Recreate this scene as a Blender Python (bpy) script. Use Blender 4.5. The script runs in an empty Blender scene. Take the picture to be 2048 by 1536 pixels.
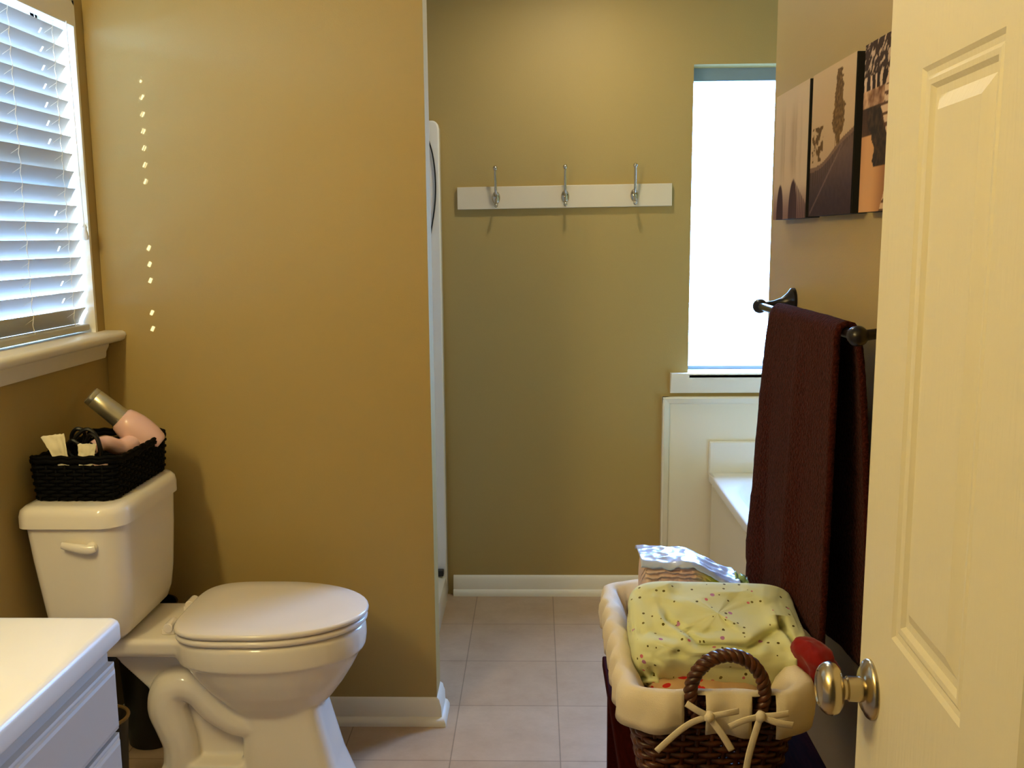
import bpy, math, random
from mathutils import Vector, Matrix, noise
random.seed(7)
PI = math.pi
SC = bpy.context.scene
COL = SC.collection

# ---------------------------------------------------------------- camera
cam_data = bpy.data.cameras.new('camera')
cam = bpy.data.objects.new('camera', cam_data); COL.objects.link(cam)
YAW, PITCH, ROLL, FPX = 0.02621, 0.15175, 0.007925, 1913.9
_cy, _sy, _cp, _sp = math.cos(YAW), math.sin(YAW), math.cos(PITCH), math.sin(PITCH)
_f = Vector((-_sy * _cp, _cy * _cp, -_sp)); _r = Vector((_cy, _sy, 0)); _d = -_r.cross(_f)
_rt = math.cos(ROLL) * _r + math.sin(ROLL) * _d; _dn = -math.sin(ROLL) * _r + math.cos(ROLL) * _d
cam.matrix_world = Matrix(((_rt.x, -_dn.x, -_f.x, 0), (_rt.y, -_dn.y, -_f.y, 0), (_rt.z, -_dn.z, -_f.z, 1.45), (0, 0, 0, 1)))
cam_data.sensor_fit = 'HORIZONTAL'; cam_data.sensor_width = 36.0
cam_data.lens = 36.0 * FPX / 2048.0
cam_data.clip_start = 0.02
SC.camera = cam

# ---------------------------------------------------------------- view, sky, lamps
SC.view_settings.view_transform = 'Standard'
SC.view_settings.look = 'None'
SC.view_settings.gamma = 1.0
SC.view_settings.use_curve_mapping = False
SC.view_settings.exposure = 0.0

world = bpy.data.worlds.new('sky'); SC.world = world; world.use_nodes = True
bg = world.node_tree.nodes['Background']
bg.inputs['Color'].default_value = (0.235, 0.475, 1.0, 1)
bg.inputs['Strength'].default_value = 42.0

def lamp(name, kind, loc, energy, color, size=0.05, rot=None):
    l = bpy.data.lights.new(name, kind); l.energy = energy; l.color = color
    o = bpy.data.objects.new(name, l); COL.objects.link(o); o.location = loc
    if kind == 'POINT': l.shadow_soft_size = size
    if rot: o.rotation_euler = rot
    return o

WARM = (1.0, 0.87, 0.46)
# vanity bulbs over the mirror on the left wall, out of frame
for yy in (0.62, 0.86, 1.10):
    lamp('vanity_bulb', 'POINT', (-1.10, yy, 2.02), 12.5, WARM, 0.045)
# recessed ceiling light near the back wall
cl = lamp('ceiling_spot', 'AREA', (0.14, 3.22, 2.425), 5.7, (1.0, 0.90, 0.70)); cl.data.shape = 'DISK'; cl.data.size = 0.12
# sun, grazing through the cord holes of the blind
sun = lamp('sun', 'SUN', (-3, 1, 3), 20.0, (0.82, 0.92, 1.0)); sun.data.angle = 0.0093
SUN_DIR = Vector((0.172, 0.164, -0.092)).normalized()
sun.rotation_euler = (-SUN_DIR).to_track_quat('Z', 'Y').to_euler()
# sampling portals in the two window openings
for nm, loc, rot, sx, sz in (('portal_left', (-1.395, 2.2, 1.64), (0, -PI / 2, 0), 0.92, 0.95), ('portal_back', (1.0, 3.92, 1.5), (-PI / 2, 0, 0), 0.85, 1.2)):
    p = lamp(nm, 'AREA', loc, 1.0, (1, 1, 1), rot=rot)
    p.data.shape = 'RECTANGLE'; p.data.size = sx; p.data.size_y = sz; p.data.cycles.is_portal = True

# ---------------------------------------------------------------- helpers
def lin(r, g, b):
    return tuple(((c / 255) / 12.92 if c / 255 <= 0.04045 else ((c / 255 + 0.055) / 1.055) ** 2.4) for c in (r, g, b)) + (1.0,)

def mat(name, rgb, rough=0.5, metal=0.0, spec=0.5, var=0.0, vscale=8.0, bump=0.0, bscale=200.0, stretch=(1, 1, 1), sheen=0.0, coat=0.0, bdist=0.002):
    m = bpy.data.materials.new(name); m.use_nodes = True
    nt = m.node_tree; b = nt.nodes['Principled BSDF']
    b.inputs['Base Color'].default_value = lin(*rgb)
    b.inputs['Roughness'].default_value = rough; b.inputs['Metallic'].default_value = metal
    b.inputs['Specular IOR Level'].default_value = spec
    b.inputs['Sheen Weight'].default_value = sheen
    b.inputs['Coat Weight'].default_value = coat; b.inputs['Coat Roughness'].default_value = 0.08
    tc = nt.nodes.new('ShaderNodeTexCoord'); mp = nt.nodes.new('ShaderNodeMapping')
    mp.inputs['Scale'].default_value = stretch
    nt.links.new(tc.outputs['Object'], mp.inputs['Vector'])
    if var > 0:
        n = nt.nodes.new('ShaderNodeTexNoise'); n.inputs['Scale'].default_value = vscale; n.inputs['Detail'].default_value = 5
        nt.links.new(mp.outputs['Vector'], n.inputs['Vector'])
        r = nt.nodes.new('ShaderNodeValToRGB')
        c = lin(*rgb)
        r.color_ramp.elements[0].position = 0.3; r.color_ramp.elements[1].position = 0.7
        r.color_ramp.elements[0].color = tuple(x * (1 - var) for x in c[:3]) + (1,)
        r.color_ramp.elements[1].color = tuple(min(1, x * (1 + var)) for x in c[:3]) + (1,)
        nt.links.new(n.outputs['Fac'], r.inputs['Fac']); nt.links.new(r.outputs['Color'], b.inputs['Base Color'])
    if bump > 0:
        n2 = nt.nodes.new('ShaderNodeTexNoise'); n2.inputs['Scale'].default_value = bscale; n2.inputs['Detail'].default_value = 3
        nt.links.new(mp.outputs['Vector'], n2.inputs['Vector'])
        bp = nt.nodes.new('ShaderNodeBump'); bp.inputs['Strength'].default_value = bump; bp.inputs['Distance'].default_value = bdist
        nt.links.new(n2.outputs['Fac'], bp.inputs['Height']); nt.links.new(bp.outputs['Normal'], b.inputs['Normal'])
    return m

class MB:
    def __init__(self): self.v = []; self.f = []
    def add(self, vs, fs):
        o = len(self.v); self.v += [tuple(p) for p in vs]; self.f += [tuple(i + o for i in f) for f in fs]; return self
    def box(self, x0, x1, y0, y1, z0, z1):
        return self.add([(x0, y0, z0), (x1, y0, z0), (x1, y1, z0), (x0, y1, z0), (x0, y0, z1), (x1, y0, z1), (x1, y1, z1), (x0, y1, z1)],
                        [(0, 3, 2, 1), (4, 5, 6, 7), (0, 1, 5, 4), (1, 2, 6, 5), (2, 3, 7, 6), (3, 0, 4, 7)])
    def loft(self, loops, cap=True, closed=True):
        n = len(loops[0]); vs = [p for l in loops for p in l]; fs = []
        for i in range(len(loops) - 1):
            for j in range(n if closed else n - 1):
                k = (j + 1) % n
                fs.append((i * n + j, i * n + k, (i + 1) * n + k, (i + 1) * n + j))
        if cap:
            fs.append(tuple(reversed(range(n)))); fs.append(tuple(range((len(loops) - 1) * n, len(loops) * n)))
        return self.add(vs, fs)
    def tube(self, path, rad, sides=8, closed=False, flat=None, up=None):
        path = [Vector(p) for p in path]; n = len(path)
        if not hasattr(rad, '__len__'): rad = [rad] * n
        t0 = (path[1] - path[0]).normalized()
        nrm = Vector(up) if up else t0.orthogonal().normalized()
        loops = []
        for i in range(n):
            if closed: t = path[(i + 1) % n] - path[i - 1]
            else: t = path[min(i + 1, n - 1)] - path[max(i - 1, 0)]
            if t.length < 1e-9: t = t0
            t.normalize()
            nrm = nrm - t * nrm.dot(t)
            nrm = nrm.normalized() if nrm.length > 1e-6 else t.orthogonal().normalized()
            bi = t.cross(nrm); r = rad[i]; fl = flat if flat else 1.0
            loops.append([path[i] + nrm * (r * math.cos(2 * PI * s / sides)) * fl + bi * (r * math.sin(2 * PI * s / sides)) for s in range(sides)])
        if closed:
            loops.append(loops[0]); return self.loft(loops, cap=False)
        return self.loft(loops)
    def lathe(self, prof, origin, axis, sides=32):
        a = Vector(axis).normalized(); u = a.orthogonal().normalized(); w = a.cross(u); o = Vector(origin)
        loops = [[o + a * h + (u * math.cos(2 * PI * s / sides) + w * math.sin(2 * PI * s / sides)) * max(r, 1e-4) for s in range(sides)] for r, h in prof]
        return self.loft(loops)
    def grid(self, fn, nu, nv):
        vs = [fn(i / nu, j / nv) for j in range(nv + 1) for i in range(nu + 1)]
        fs = [(j * (nu + 1) + i, j * (nu + 1) + i + 1, (j + 1) * (nu + 1) + i + 1, (j + 1) * (nu + 1) + i) for j in range(nv) for i in range(nu)]
        return self.add(vs, fs)
    def obj(self, name, m, parent=None, smooth=True, bevel=0.0, seg=3, sub=0, angle=35):
        me = bpy.data.meshes.new(name); me.from_pydata(self.v, [], self.f); me.update(); me.validate()
        import bmesh
        bm = bmesh.new(); bm.from_mesh(me); bmesh.ops.recalc_face_normals(bm, faces=bm.faces); bm.to_mesh(me); bm.free()
        if m: me.materials.append(m)
        if smooth:
            me.polygons.foreach_set('use_smooth', [True] * len(me.polygons))
            me.set_sharp_from_angle(angle=math.radians(angle))
        o = bpy.data.objects.new(name, me); COL.objects.link(o)
        if bevel > 0:
            b = o.modifiers.new('bevel', 'BEVEL'); b.width = bevel; b.segments = seg; b.limit_method = 'ANGLE'
        if sub:
            s = o.modifiers.new('sub', 'SUBSURF'); s.levels = sub; s.render_levels = sub
        if parent is not None:
            o.parent = parent
            o.matrix_parent_inverse = Matrix.Translation(-Vector(parent.location)) if parent.type == 'EMPTY' else Matrix.Identity(4)
        return o

def box(name, m, x0, x1, y0, y1, z0, z1, parent=None, bevel=0.0, seg=3):
    return MB().box(x0, x1, y0, y1, z0, z1).obj(name, m, parent, smooth=bevel > 0, bevel=bevel, seg=seg)

def thing(name, label, cat, loc, group=None):
    o = bpy.data.objects.new(name, None); COL.objects.link(o); o.location = loc
    o.empty_display_size = 0.05
    return tag(o, label, cat, group)
def tag(o, label, cat, group=None, kind=None):
    o['label'] = label; o['category'] = cat
    if group: o['group'] = group
    if kind: o['kind'] = kind
    return o
def struct(o, label=None, cat=None):
    o['kind'] = 'structure'
    if label: o['label'] = label
    if cat: o['category'] = cat
    return o

def rrect(x0, x1, y0, y1, r, n=6):
    """rounded rectangle in plan, r = one radius or four (x1y0, x1y1, x0y1, x0y0)"""
    if not hasattr(r, '__len__'): r = [r] * 4
    out = []
    for (cx, cy, a0, q) in ((x1 - r[0], y0 + r[0], -PI / 2, r[0]), (x1 - r[1], y1 - r[1], 0, r[1]), (x0 + r[2], y1 - r[2], PI / 2, r[2]), (x0 + r[3], y0 + r[3], PI, r[3])):
        for k in range(n + 1):
            a = a0 + PI / 2 * k / n; out.append((cx + q * math.cos(a), cy + q * math.sin(a)))
    return out
def lift(loop, z): return [(x, y, z) for x, y in loop]
def spline(pts, n=8):
    P = [Vector(p) for p in pts]; out = []
    for i in range(len(P) - 1):
        p0 = P[max(i - 1, 0)]; p1 = P[i]; p2 = P[i + 1]; p3 = P[min(i + 2, len(P) - 1)]
        for k in range(n):
            t = k / n
            out.append(0.5 * ((2 * p1) + (p2 - p0) * t + (2 * p0 - 5 * p1 + 4 * p2 - p3) * t * t + (3 * p1 - p0 - 3 * p2 + p3) * t ** 3))
    out.append(P[-1]); return out
def fbm(x, y, z, o=4):
    return noise.fractal(Vector((x, y, z)), 1.0, 2.0, o)

# ---------------------------------------------------------------- materials
PAINT = mat('tan_paint', (177, 152, 94), rough=0.55, spec=0.3, bump=0.15, bscale=260)
TRIM = mat('white_trim', (240, 232, 212), rough=0.35, spec=0.4)
CEIL = mat('ceiling_white', (225, 220, 205), rough=0.9)
DOORM = mat('door_paint', (219, 210, 184), rough=0.42, spec=0.35, bump=0.3, bscale=150, stretch=(1, 1, 0.08))
CERAMIC = mat('white_ceramic', (240, 231, 216), rough=0.12, spec=0.5)
PLASTIC = mat('seat_plastic', (240, 230, 218), rough=0.2, spec=0.5)
ACRYLIC = mat('tub_acrylic', (240, 234, 222), rough=0.13, spec=0.6)
CABINET = mat('cabinet_paint', (198, 190, 178), rough=0.4, spec=0.4)
COUNTER = mat('counter_marble', (240, 236, 226), rough=0.3, spec=0.45)
STEEL = mat('brushed_nickel', (190, 176, 146), rough=0.24, metal=1.0)
CHROME = mat('hook_nickel', (196, 188, 172), rough=0.18, metal=1.0)
BRONZE = mat('dark_bronze', (26, 19, 16), rough=0.28, metal=0.3, spec=0.6)
BLIND = mat('blind_white', (186, 184, 177), rough=0.45)
CORD = mat('white_cord', (230, 226, 214), rough=0.8)
BLACKW = mat('black_wicker', (5, 4, 4), rough=0.7, spec=0.1)
WICKER = mat('brown_wicker', (84, 44, 22), rough=0.38, spec=0.5, var=0.55, vscale=60)
BENCH = mat('dark_red_wood', (52, 12, 8), rough=0.8, spec=0.02, var=0.25, vscale=20, stretch=(8, 1, 8))
LINER = mat('cream_cotton', (230, 216, 190), rough=0.9, spec=0.1, bump=0.3, bscale=500)
TOWEL = mat('brown_terry', (64, 26, 21), rough=1.0, spec=0.02, sheen=0.04, bump=1.0, bscale=170, var=0.45, vscale=150, bdist=.008)
RED = mat('red_cloth', (140, 12, 7), rough=0.7, spec=0.2, sheen=0.2)
PINKP = mat('pink_plastic', (240, 196, 188), rough=0.22, spec=0.5)
SILVER = mat('silver_plastic', (196, 190, 168), rough=0.28, metal=0.85)
BLACKP = mat('black_plastic', (8, 8, 8), rough=0.4)
PAPER = mat('white_tissue', (240, 228, 196), rough=0.95, spec=0.05)
BROWNM = mat('brown_metal', (120, 92, 50), rough=0.45, metal=0.2)
CANVAS_SIDE = mat('canvas_black_edge', (10, 8, 8), rough=0.8)

def floor_mat():
    m = bpy.data.materials.new('tile_vinyl'); m.use_nodes = True; nt = m.node_tree; b = nt.nodes['Principled BSDF']
    tc = nt.nodes.new('ShaderNodeTexCoord'); mp = nt.nodes.new('ShaderNodeMapping')
    mp.inputs['Location'].default_value = (0.247 + 0.309 * 4, -2.491 + 0.32 * 8, 0)
    nt.links.new(tc.outputs['Object'], mp.inputs['Vector'])
    br = nt.nodes.new('ShaderNodeTexBrick'); br.offset = 0.0; br.squash = 1.0
    br.inputs['Scale'].default_value = 1.0; br.inputs['Brick Width'].default_value = 0.309; br.inputs['Row Height'].default_value = 0.32
    br.inputs['Mortar Size'].default_value = 0.0022; br.inputs['Mortar Smooth'].default_value = 0.6
    br.inputs['Color1'].default_value = lin(196, 170, 142); br.inputs['Color2'].default_value = lin(190, 163, 134); br.inputs['Mortar'].default_value = lin(150, 128, 104)
    nt.links.new(mp.outputs['Vector'], br.inputs['Vector'])
    n = nt.nodes.new('ShaderNodeTexNoise'); n.inputs['Scale'].default_value = 9; n.inputs['Detail'].default_value = 7; n.inputs['Roughness'].default_value = 0.7
    nt.links.new(tc.outputs['Object'], n.inputs['Vector'])
    r = nt.nodes.new('ShaderNodeValToRGB'); r.color_ramp.elements[0].position = .3; r.color_ramp.elements[1].position = .7
    r.color_ramp.elements[0].color = (.86, .83, .80, 1); r.color_ramp.elements[1].color = (1.05, 1.05, 1.06, 1)
    nt.links.new(n.outputs['Fac'], r.inputs['Fac'])
    mx = nt.nodes.new('ShaderNodeMix'); mx.data_type = 'RGBA'; mx.blend_type = 'MULTIPLY'; mx.inputs['Factor'].default_value = 1
    nt.links.new(br.outputs['Color'], mx.inputs['A']); nt.links.new(r.outputs['Color'], mx.inputs['B'])
    nt.links.new(mx.outputs['Result'], b.inputs['Base Color'])
    b.inputs['Roughness'].default_value = 0.42; b.inputs['Specular IOR Level'].default_value = 0.35
    return m
FLOORM = floor_mat()

def glass_mat():
    m = bpy.data.materials.new('window_glass'); m.use_nodes = True; nt = m.node_tree
    nt.nodes.remove(nt.nodes['Principled BSDF']); out = nt.nodes['Material Output']
    t = nt.nodes.new('ShaderNodeBsdfTransparent'); t.inputs['Color'].default_value = (.97, .985, 1, 1)
    g = nt.nodes.new('ShaderNodeBsdfGlossy'); g.inputs['Roughness'].default_value = 0.02
    mx = nt.nodes.new('ShaderNodeMixShader'); mx.inputs[0].default_value = 0.04
    nt.links.new(t.outputs[0], mx.inputs[1]); nt.links.new(g.outputs[0], mx.inputs[2]); nt.links.new(mx.outputs[0], out.inputs['Surface'])
    return m
GLASS = glass_mat()

def attr_mat(name, rough=0.7):
    m = bpy.data.materials.new(name); m.use_nodes = True; nt = m.node_tree; b = nt.nodes['Principled BSDF']
    a = nt.nodes.new('ShaderNodeVertexColor'); a.layer_name = 'Col'
    nt.links.new(a.outputs['Color'], b.inputs['Base Color']); b.inputs['Roughness'].default_value = rough; b.inputs['Specular IOR Level'].default_value = 0.2
    return m

def dots_mat(name, base, layers, rough=0.85):
    """printed cotton: small scattered motifs (scale, radius, colour, offset, density)"""
    m = bpy.data.materials.new(name); m.use_nodes = True; nt = m.node_tree; b = nt.nodes['Principled BSDF']
    b.inputs['Roughness'].default_value = rough; b.inputs['Specular IOR Level'].default_value = 0.1; b.inputs['Sheen Weight'].default_value = 0.15
    tc = nt.nodes.new('ShaderNodeTexCoord')
    prev = nt.nodes.new('ShaderNodeRGB'); prev.outputs[0].default_value = lin(*base); sock = prev.outputs[0]
    for sc, rad, col, off, dens in layers:
        mp = nt.nodes.new('ShaderNodeMapping'); mp.inputs['Location'].default_value = off
        nt.links.new(tc.outputs['Object'], mp.inputs['Vector'])
        vo = nt.nodes.new('ShaderNodeTexVoronoi'); vo.inputs['Scale'].default_value = sc; vo.inputs['Randomness'].default_value = 0.9
        nt.links.new(mp.outputs['Vector'], vo.inputs['Vector'])
        lt = nt.nodes.new('ShaderNodeMath'); lt.operation = 'LESS_THAN'; lt.inputs[1].default_value = rad
        nt.links.new(vo.outputs['Distance'], lt.inputs[0])
        sp = nt.nodes.new('ShaderNodeSeparateColor'); nt.links.new(vo.outputs['Color'], sp.inputs[0])
        l2 = nt.nodes.new('ShaderNodeMath'); l2.operation = 'LESS_THAN'; l2.inputs[1].default_value = dens
        nt.links.new(sp.outputs[0], l2.inputs[0])
        mu = nt.nodes.new('ShaderNodeMath'); mu.operation = 'MULTIPLY'
        nt.links.new(lt.outputs[0], mu.inputs[0]); nt.links.new(l2.outputs[0], mu.inputs[1])
        mx = nt.nodes.new('ShaderNodeMix'); mx.data_type = 'RGBA'
        nt.links.new(mu.outputs[0], mx.inputs['Factor']); nt.links.new(sock, mx.inputs['A']); mx.inputs['B'].default_value = lin(*col)
        sock = mx.outputs['Result']
    nt.links.new(sock, b.inputs['Base Color'])
    return m
FLORAL = dots_mat('green_floral_cotton', (222, 224, 174), [
    (44, 0.13, (96, 84, 30), (0.3, 0.1, 0), 0.75), (30, 0.11, (206, 112, 128), (0.11, 0.7, 0.3), 0.6),
    (58, 0.16, (112, 100, 44), (0.5, 0.2, 0.6), 0.35), (26, 0.12, (190, 130, 170), (0.81, 0.2, 0.9), 0.45)])
DOTTED = dots_mat('white_dotted_cotton', (196, 160, 118), [(30, 0.28, (196, 30, 20), (0.2, 0.5, 0.1), 0.6)])

# ---------------------------------------------------------------- room shell
XL, XR, YT, YB, ZC = -1.237, 0.65, 2.704, 3.762, 2.44
YH = -0.95
struct(box('floor', FLOORM, XL - .2, 2.4, YH - .1, YB + .2, -0.06, 0.0), 'beige square tile vinyl floor', 'floor')
struct(box('ceiling', CEIL, XL - .2, 2.4, YH - .1, YB + .2, ZC, ZC + .06), 'flat white ceiling overhead', 'ceiling')

gr = MB(); gr.box(-14, XL - .2, -12, 16, -.35, -.3).box(2.4, 14, -12, 16, -.35, -.3).box(XL - .2, 2.4, YB + .2, 16, -.35, -.3)
struct(gr.obj('ground', mat('yard_ground', (116, 118, 108), rough=.95, var=.3, vscale=1.5), smooth=False), 'pale dry yard outside the windows', 'ground')
struct(box('added_eave', TRIM, XL - .72, XL - .141, .6, 4.2, 2.36, 2.44), 'added unseen white eave cutting sky light at the left window', 'added_eave')  # unseen eave, added to keep some direct sky off the blind slats
W1 = (1.70, 2.655, 1.195, 2.085)          # left window y0,y1,z0,z1
wl = MB()
wl.box(XL - .14, XL, YH, W1[0], 0, ZC).box(XL - .14, XL, W1[1], YB, 0, ZC)
wl.box(XL - .14, XL, W1[0], W1[1], 0, W1[2]).box(XL - .14, XL, W1[0], W1[1], W1[3], ZC)
struct(wl.obj('wall_left', PAINT, smooth=False), 'tan painted wall behind the toilet tank with the blind covered window', 'wall')
struct(box('wall_partition', PAINT, XL + .001, -0.305, YT, YT + .104, 0, ZC), 'golden tan partition wall beside the toilet', 'wall')
struct(box('wall_right', PAINT, XR, XR + .12, 0.41, YT, 0, ZC), 'tan wall carrying the canvases and the towel bar', 'wall')
struct(box('wall_alcove', PAINT, XR + .121, 2.3, YT - .12, YT, 0, ZC), 'tan end wall of the tub alcove', 'wall')
struct(box('wall_alcove_side', PAINT, 2.2, 2.32, YT, YB, 0, ZC), 'tan far side wall of the tub alcove', 'wall')
struct(box('wall_hall_right', PAINT, XR, XR + .12, YH, 0.27, 0, ZC), 'tan hall wall outside the doorway', 'wall')
struct(box('wall_hall_back', PAINT, XL, XR, YH - .1, YH, 0, ZC), 'tan hall wall opposite the doorway', 'wall')
W2 = (0.597, 1.38, 0.918, 2.09)
wb = MB()
wb.box(XL - .14, W2[0], YB, YB + .16, 0, ZC).box(W2[1], 2.3, YB, YB + .16, 0, ZC)
wb.box(W2[0], W2[1], YB, YB + .16, 0, W2[2]).box(W2[0], W2[1], YB, YB + .16, W2[3], ZC)
struct(wb.obj('wall_back', PAINT, smooth=False), 'olive tan back wall with the hook rail', 'wall')
wf = MB()
wf.box(XL, -0.42, 0.28, 0.40, 0, ZC).box(0.40, XR, 0.28, 0.40, 0, ZC).box(-0.42, 0.40, 0.28, 0.40, 2.06, ZC)
struct(wf.obj('wall_front', PAINT, smooth=False), 'tan wall around the doorway', 'wall')

# baseboards: stepped profile swept along the wall
BBP = [(0, 0), (.028, 0), (.028, .010), (.022, .022), (.015, .026), (.014, .056), (.010, .066), (.008, .076), (0, .082)]
def base_run(pts, normals, name, label):
    """pts: plan points; normals: outward offset directions at each point (mitred)"""
    loops = [[(p[0] + n[0] * d, p[1] + n[1] * d, z) for d, z in BBP] for p, n in zip(pts, normals)]
    struct(MB().loft(loops).obj(name, TRIM, angle=50), label, 'baseboard')
base_run([(XL, YT), (-0.305, YT), (-0.305, YT + .104)], [(0, -1), (1, -1), (1, 0)], 'baseboard_partition', 'white baseboard along the partition wall beside the toilet')
base_run([(-0.345, YB), (0.495, YB)], [(0, -1), (0, -1)], 'baseboard_back', 'white baseboard along the back wall')
base_run([(XR, 0.42), (XR, YT), (XR, YT)], [(-1, 0), (-1, 0), (-1, 0)], 'baseboard_right', 'white baseboard on the towel bar wall')
base_run([(XL, 1.58), (XL, YT - .03)], [(1, 0), (1, 0)], 'baseboard_left', 'white baseboard behind the toilet')

# ---------------------------------------------------------------- left window + blind
w1 = struct(thing('window_1', 'blind covered window above the toilet tank', 'window', (XL - .1, 2.18, 1.2)))
y0, y1, z0, z1 = W1
fr = MB()
for a in ((y0, y0 + .045, z0, z1), (y1 - .045, y1, z0, z1), (y0, y1, z0, z0 + .045), (y0, y1, z1 - .045, z1), (y0, y1, 1.62, 1.66)):
    fr.box(XL - .135, XL - .095, *a)
fr.obj('window_frame', TRIM, w1, smooth=False)
MB().box(XL - .118, XL - .114, y0 + .04, y1 - .04, z0 + .04, z1 - .04).obj('pane', GLASS, w1, smooth=False)
jb = MB()
jb.box(XL - .095, XL + .002, y1 - .010, y1 + .001, z0, z1).box(XL - .095, XL + .002, y0 - .001, y0 + .01, z0, z1).box(XL - .095, XL + .002, y0, y1, z1 - .01, z1 + .001)
jb.obj('jamb', TRIM, w1, smooth=False)
sl = [(XL - .1, 1.166), (XL - .1, 1.197), (XL + .052, 1.197), (XL + .060, 1.192), (XL + .062, 1.184), (XL + .058, 1.174), (XL + .05, 1.168)]
MB().loft([[(x, y, z) for x, z in sl] for y in (y0 - .06, YT - .002)]).obj('window_sill', TRIM, w1, angle=60)
ap = [(XL, 1.122), (XL + .012, 1.122), (XL + .015, 1.128), (XL + .016, 1.14), (XL + .024, 1.155), (XL + .026, 1.166), (XL, 1.166)]
MB().loft([[(x, y, z) for x, z in ap] for y in (y0 - .04, YT - .035)]).obj('sill_apron', TRIM, w1, angle=60)

bl = thing('window_blind', 'white horizontal slat blind hanging in the window above the toilet', 'blind', (XL - .02, 2.18, 1.2))
XS = XL - .032; YS0, YS1 = y0 + .016, y1 - .018
vb = MB(); vb.loft([[(x, y, z) for x, z in ((XL - .012, 2.016), (XL + .006, 2.016), (XL + .008, 2.022), (XL + .008, 2.066), (XL + .002, 2.08), (XL - .012, 2.08))] for y in (y0 + .012, y1 - .012)])
vb.obj('valance', TRIM, bl, angle=60)
box('headrail', BLIND, XS - .026, XL - .014, YS0, YS1, 2.03, 2.075, bl, bevel=.002)
YH1 = 2.541
def slat_mesh(hole):
    """thin crowned strip; local x across, y along; a cord slot when hole"""
    us = [-.025, -.015, -.0075, .0075, .015, .025]; hv = .0045
    vs_ = [YS0 - 2.18, YH1 - hv - 2.18, YH1 + hv - 2.18, YS1 - 2.18]
    m = MB(); T = .0024
    crown = lambda u: .0022 * (1 - (u / .025) ** 2)
    n = len(us)
    for s in (0, 1):
        for v in vs_:
            for u in us: m.v.append((u, v, crown(u) - T * s))
    idx = lambda s, j, i: s * len(vs_) * n + j * n + i
    cells = [(j, i) for j in range(3) for i in range(n - 1) if not (hole and j == 1 and i == 2)]
    cs = set(cells)
    for j, i in cells:
        m.f.append((idx(0, j, i), idx(0, j, i + 1), idx(0, j + 1, i + 1), idx(0, j + 1, i)))
        m.f.append((idx(1, j, i), idx(1, j + 1, i), idx(1, j + 1, i + 1), idx(1, j, i + 1)))
        for (dj, di, a, b) in ((-1, 0, (j, i), (j, i + 1)), (1, 0, (j + 1, i + 1), (j + 1, i)), (0, -1, (j + 1, i), (j, i)), (0, 1, (j, i + 1), (j + 1, i + 1))):
            if (j + dj, i + di) not in cs:
                m.f.append((idx(0, *b), idx(0, *a), idx(1, *a), idx(1, *b)))
    return m
NS = 17; PITCH_S = 0.0462; Z_TOP = 1.985
proto = {True: None, False: None}
for k in range(NS):
    hole = k not in (7, 8, 9, 13, 16)
    if proto[hole] is None:
        o = slat_mesh(hole).obj('slat', BLIND, bl, angle=50); proto[hole] = o
    else:
        o = proto[hole].copy(); COL.objects.link(o); o.parent = bl
    t = k / (NS - 1)
    tilt = math.radians(57 + 8 * min(1, t * 2.2) - 4 * max(0, t - .7) / .3 + random.uniform(-1.5, 1.5))
    o.matrix_parent_inverse = Matrix.Identity(4)
    o.location = Vector((XS, 2.18 - .012 * (1 - t), Z_TOP - k * PITCH_S)) - Vector(bl.location)
    o.rotation_euler = (0, -tilt, 0)
box('bottom_rail', BLIND, XS - .02, XS + .022, YS0, YS1, 1.204, 1.222, bl, bevel=.004)
for yc in (1.86, 2.34, YH1 + .012):
    c = MB()
    for dx in (-.022, .021):
        pts = []
        for k in range(NS * 2 + 2):
            z = 2.03 - k * PITCH_S / 2; pts.append((XS + dx, yc + (.004 if k % 2 else -.004), max(z, 1.212)))
        c.tube(pts, .0009, 5)
    for k in range(NS):
        z = Z_TOP - k * PITCH_S
        c.tube([(XS - .022, yc - .004, z - .016), (XS + .021, yc + .004, z + .014)], .0007, 4)
    c.obj('ladder_cord', CORD, bl)
pc = MB(); pc.tube(spline([(XL + .009, 2.590, 2.02), (XL + .010, 2.594, 1.8), (XL + .008, 2.604, 1.6), (XL + .009, 2.606, 1.485)]), .0011, 6)
pc.obj('lift_cord', CORD, bl)
MB().lathe([(.001, 0), (.007, .002), (.009, .010), (.0075, .020), (.0045, .03), (.006, .036), (.003, .042)], (XL + .010, 2.606, 1.452), (0, 0, 1), 16).obj('tassel', CORD, bl)

# ---------------------------------------------------------------- back window
w2 = struct(thing('window_2', 'tall bright window over the bathtub', 'window', (W2[0], YB + .1, W2[2])))
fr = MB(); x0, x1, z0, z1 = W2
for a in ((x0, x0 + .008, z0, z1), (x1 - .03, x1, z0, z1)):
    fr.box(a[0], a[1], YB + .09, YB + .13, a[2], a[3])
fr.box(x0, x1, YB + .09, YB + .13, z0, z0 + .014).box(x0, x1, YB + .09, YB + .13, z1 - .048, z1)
fr.obj('window_frame', mat('sky_tinted_frame', (146, 166, 190), rough=.4), w2, smooth=False)  # blue cast of the skylight is put into the frame's base colour
MB().box(x0 + .004, x1 - .02, YB + .108, YB + .112, z0 + .01, z1 - .02).obj('pane', GLASS, w2, smooth=False)
sp = [(YB + .10, .896), (YB + .10, .9185), (YB - .026, .9185), (YB - .034, .912), (YB - .034, .902), (YB - .028, .896)]
MB().loft([[(x, y, z) for y, z in sp] for x in (x0 + .001, x1 - .001)]).obj('window_sill', TRIM, w2, angle=60)
MB().loft([[(x, y, z) for y, z in [(YB, .838), (YB - .014, .838), (YB - .016, .85), (YB - .022, .862), (YB - .024, .88), (YB - .034, .9), (YB - .034, .918), (YB, .918)]] for x in (.527, x1 + .06)]).obj('sill_apron', TRIM, w2, angle=40)
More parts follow.
